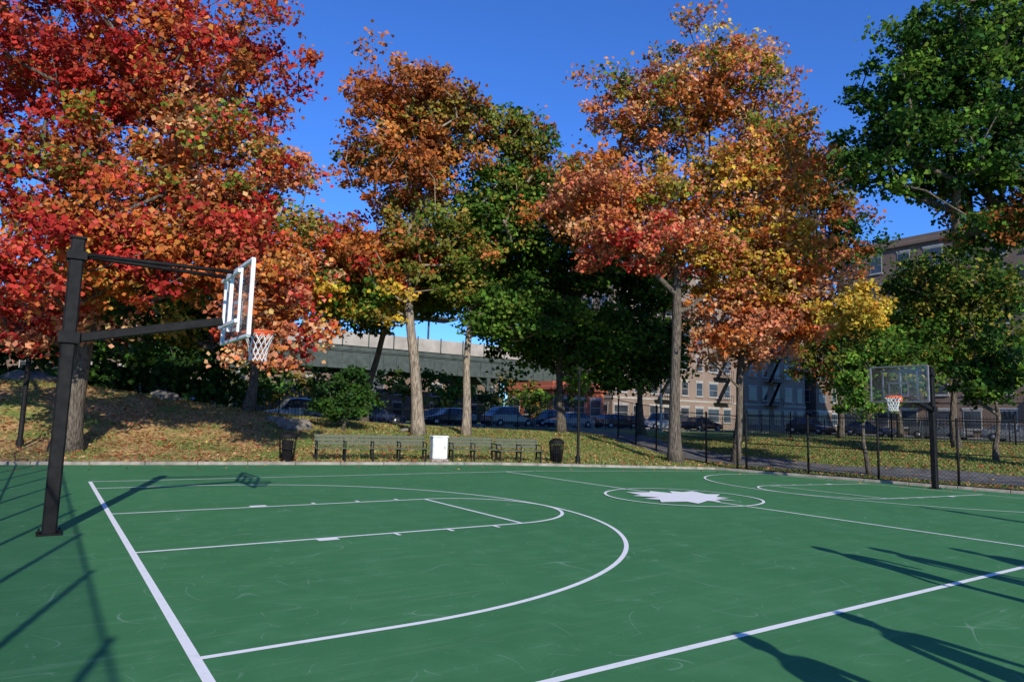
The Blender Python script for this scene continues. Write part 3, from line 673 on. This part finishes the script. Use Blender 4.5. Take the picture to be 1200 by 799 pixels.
# fallen leaves and grass
r=np.random.default_rng(9)
pl=[np.array(q) for q in pathline]
def offpath(x,y):
    P=np.stack([x,y],1); m=np.full(len(x),1e9)
    for a,b in zip(pl[:-1],pl[1:]):
        d=b-a; t=np.clip(((P-a)@d)/(d@d),0,1); m=np.minimum(m,np.linalg.norm(P-(a+t[:,None]*d),axis=1))
    return m>1.65
def scatter(n,region):
    out=[]
    while len(out)<n:
        R=r.uniform(-26,30,4000);F=r.uniform(16,44,4000);x=.828*R+.561*F;y=-.561*R+.828*F
        ok=region(x,y); out+=list(zip(x[ok],y[ok]))
    return np.array(out[:n])
P=scatter(30000,lambda x,y:(dd(x,y)>.25)&(y<43)&(offpath(x,y)|(r.random(len(x))<.12)))
P2=scatter(260,lambda x,y:(dd(x,y)<-.1)&(dd(x,y)>-2.2)&(x>-8))
def flatleaves(name,P,zoff,size,pal):
    N=len(P); z=(tz(P[:,0],P[:,1]) if zoff>.02 else zc(P[:,0]))+zoff; C=np.stack([P[:,0],P[:,1],z],1)
    nrm=r.normal(size=(N,3))*.3+np.array([0,0,1]); nrm/=np.linalg.norm(nrm,axis=1,keepdims=True)
    t=np.cross(nrm,r.normal(size=(N,3))); t/=np.linalg.norm(t,axis=1,keepdims=True); b=np.cross(nrm,t); l=size*(.6+.8*r.random((N,1)))
    V=np.stack([C-t*l*.5,C+b*l*.4,C+t*l*.5,C-b*l*.4],1).reshape(-1,3)
    c=np.array([pal[int(k)] for k in r.integers(len(pal),size=N)])*(.6+.8*r.random((N,1))); Cc=np.ones((N,4));Cc[:,:3]=np.clip(c,0,.8)
    return np_mesh(name,V,np.arange(N*4).reshape(N,4),[leaf_m],np.repeat(Cc,4,axis=0))
flatleaves('fallen_leaves',P,.055,.13,[(.5,.28,.12),(.48,.2,.08),(.6,.42,.16),(.35,.18,.08),(.55,.36,.17),(.42,.1,.05)])
flatleaves('court_leaves',P2,.012,.09,[(.4,.2,.08),(.3,.12,.05),(.5,.3,.1)])
G=scatter(60000,lambda x,y:(dd(x,y)>.3)&(y<43)&offpath(x,y)&(r.random(len(x))<np.clip(.35+(x-4)/25,.35,1)))
N=len(G); z=tz(G[:,0],G[:,1])+.0; C=np.stack([G[:,0],G[:,1],z],1); a=r.random(N)*6.28; w=.02; h=.06+.09*r.random(N)
dx=np.stack([np.cos(a)*w,np.sin(a)*w,0*a],1); tip=np.stack([r.normal(size=N)*.04,r.normal(size=N)*.04,h],1)
V=np.stack([C-dx,C+dx,C+tip],1).reshape(-1,3); c=np.array([(.12,.22,.05),(.2,.28,.07),(.4,.37,.14)])[r.integers(3,size=N)]; Cc=np.ones((N,4));Cc[:,:3]=c
np_mesh('grass',V,np.arange(N*3).reshape(N,3),[leaf_m],np.repeat(Cc,3,axis=0))

# ------------------------------------------------------------ people standing at the right, beyond the picture edge
def person(x,y,face,shirt,pants,hair,arms=(0,0),stride=.1,H=1.0):
    vs=[];ed=[];ra=[]
    def V_(p,rr,par=None):
        vs.append(p);ra.append(rr)
        if par is not None: ed.append((par,len(vs)-1))
        return len(vs)-1
    pel=V_((0,0,.96),(.145,.11)); wa=V_((0,.01,1.1),(.13,.1),pel); ch=V_((0,0,1.29),(.165,.12),wa); nb=V_((0,0,1.43),(.1,.08),ch); nk=V_((0,.015,1.51),(.055,.055),nb)
    hd=V_((0,.03,1.6),(.075,.088),nk); ht=V_((0,.025,1.69),(.075,.09),hd)
    for s_,ar in((1,arms[0]),(-1,arms[1])):
        sh=V_((.17*s_,0,1.4),(.06,.06),nb); c_,s2=math.cos(ar),math.sin(ar)
        ex,ez=.2+.27*s2,1.4-.27*c_-.0; el=V_((ex*s_,-.02,ez),(.043,.043),sh)
        wx,wz=ex+.24*math.sin(ar*1.1),ez-.24*math.cos(ar*1.1); wr=V_((wx*s_,.07,wz),(.028,.03),el)
        dxx,dz=math.sin(ar*1.1),-math.cos(ar*1.1)
        pa=V_(((wx+dxx*.07)*s_,.09,wz+dz*.07),(.02,.038),wr)
        for q,(yo,ln) in enumerate(((-.03,.075),(-.01,.085),(.012,.08),(.033,.062))):
            k1=V_(((wx+dxx*.11)*s_,.09+yo,wz+dz*.11),(.009,.009),pa); V_(((wx+dxx*(.11+ln*.8)-.02)*s_,.095+yo,wz+dz*(.11+ln*.8)),(.007,.007),k1)
        t1=V_(((wx+dxx*.05)*s_,.13,wz+dz*.05),(.01,.01),wr); V_(((wx+dxx*.09)*s_,.15,wz+dz*.09),(.008,.008),t1)
        hp=V_((.09*s_,0,.88),(.09,.09),pel); kn=V_((.11*s_,stride*s_*.6+.02,.5),(.058,.058),hp); an=V_((.12*s_,stride*s_,.1),(.038,.042),kn)
        hl=V_((.12*s_,stride*s_-.03,.045),(.038,.04),an); V_((.13*s_,stride*s_+.14,.035),(.04,.03),hl)
    me=bpy.data.meshes.new('body'); me.from_pydata(vs,ed,[]); ob=bpy.data.objects.new('body',me); COL.objects.link(ob)
    ob.modifiers.new('s','SKIN'); sk=me.skin_vertices[0].data
    for k,rr in enumerate(ra): sk[k].radius=rr; sk[k].use_root=(k==0)
    ss=ob.modifiers.new('ss','SUBSURF'); ss.levels=2; ss.render_levels=2
    dg=bpy.context.evaluated_depsgraph_get(); m2=bpy.data.meshes.new_from_object(ob.evaluated_get(dg)); ob.modifiers.clear(); ob.data=m2
    ms=[mat('shirt_cloth',shirt,None,9,.9),mat('trouser_cloth',pants,None,9,.9),skin_m,mat('hair',hair,None,20,.8),mat('shoe',(.03,.03,.03),None,9,.6)]
    m2.materials.clear()
    for m in ms: m2.materials.append(m)
    for pl_ in m2.polygons:
        c=pl_.center; pl_.use_smooth=True
        far=abs(c.x)>.2 and (abs(c.x)-.2)**2+(c.z-1.4)**2>.48**2
        pl_.material_index=4 if c.z<.1 else 1 if c.z<.97 and abs(c.x)<.22 and not far else 2 if (c.z>1.49 and abs(c.x)<.12) or far else 0
    E=empty('person',(x,y,float(zc(x))),face); E.scale=(H,H,H); ob.parent=E
    h=MB(); h.lathe([(.001,.115),(.04,.108),(.075,.08),(.095,.03),(.097,-.02),(.085,-.06),(.06,-.09)],14,(0,-.005,1.66)); h.obj('hair',[ms[3]],E)
    fc=MB(); fc.beam((0,.115,1.635),(0,.135,1.6),.025,.03,0)
    for s_ in(-1,1): fc.lathe([(.001,-.012),(.012,0),(.001,.012)],8,(.032*s_,.112,1.64),1); fc.box((.088*s_,.02,1.62),(.02,.04,.06),0,bev=.008)
    fc.box((0,.115,1.565),(.05,.015,.012),2); fc.obj('face',[skin_m,black_paint,redlamp],E)
person(8.5,2.35,0.6,(.1,.12,.3),(.03,.03,.05),(.03,.02,.01),(.5,.15),.18)
person(9.25,1.9,-1.2,(.5,.5,.5),(.05,.05,.06),(.05,.03,.02),(.2,.35),.1)
person(10.4,1.3,.4,(.4,.05,.05),(.04,.04,.05),(.02,.02,.02),(.15,.9),.12)
person(5.35,.05,-.3,(.05,.2,.1),(.05,.05,.08),(.1,.06,.02),(.25,.2),.1,1.03)
person(3.95,.2,.2,(.3,.3,.32),(.04,.04,.05),(.02,.02,.02),(.2,.2),.1)
person(16.4,4.5,.9,(.3,.3,.1),(.04,.04,.05),(.02,.02,.02),(.8,.2),.25)

# ------------------------------------------------------------ light, sky, camera
el=math.radians(24.7); dirv=Vector((.28*math.cos(el),.96*math.cos(el),-math.sin(el)))
sd=bpy.data.lights.new('sun','SUN'); sd.energy=5.0; sd.angle=math.radians(.53); sd.color=(1,.94,.83)
so=bpy.data.objects.new('sun',sd); COL.objects.link(so); so.rotation_euler=dirv.to_track_quat('-Z','Y').to_euler(); so.location=(-10,-30,30)
w=bpy.data.worlds.new('World'); scene.world=w; w.use_nodes=True; nt=w.node_tree
sk=nt.nodes.new('ShaderNodeTexSky'); sk.sky_type='NISHITA'; sk.sun_disc=False; sk.sun_elevation=el; sk.sun_rotation=math.radians(196.3)
sk.air_density=1.0; sk.dust_density=.1; sk.ozone_density=3.0; sk.altitude=0
mx=nt.nodes.new('ShaderNodeMix'); mx.data_type='RGBA'; mx.blend_type='MULTIPLY'; mx.inputs[0].default_value=1; mx.inputs[7].default_value=(.46,.9,1.72,1)
nt.links.new(sk.outputs[0],mx.inputs[6])
nt.links.new(mx.outputs[2],nt.nodes['Background'].inputs[0]); nt.nodes['Background'].inputs[1].default_value=.118
cd=bpy.data.cameras.new('camera'); cam=bpy.data.objects.new('camera',cd); COL.objects.link(cam); scene.camera=cam
cd.sensor_width=36; cd.lens=24; cd.clip_end=5000; cd.clip_start=.05
P_=math.radians(6.45); r_=math.radians(1.61)
Rw=Vector((.828,-.561,0)).normalized(); Fw=Vector((.561,.828,0)).normalized(); Zw=Vector((0,0,1))
fwd=Fw*math.cos(P_)+Zw*math.sin(P_); up0=-Fw*math.sin(P_)+Zw*math.cos(P_)
xc=Rw*math.cos(r_)+up0*math.sin(r_); yc=-Rw*math.sin(r_)+up0*math.cos(r_)
M=Matrix((xc,yc,-fwd)).transposed().to_4x4(); M.translation=Vector((0,0,1.76)); cam.matrix_world=M
scene.view_settings.view_transform='Standard'; scene.view_settings.look='None'; scene.view_settings.exposure=0
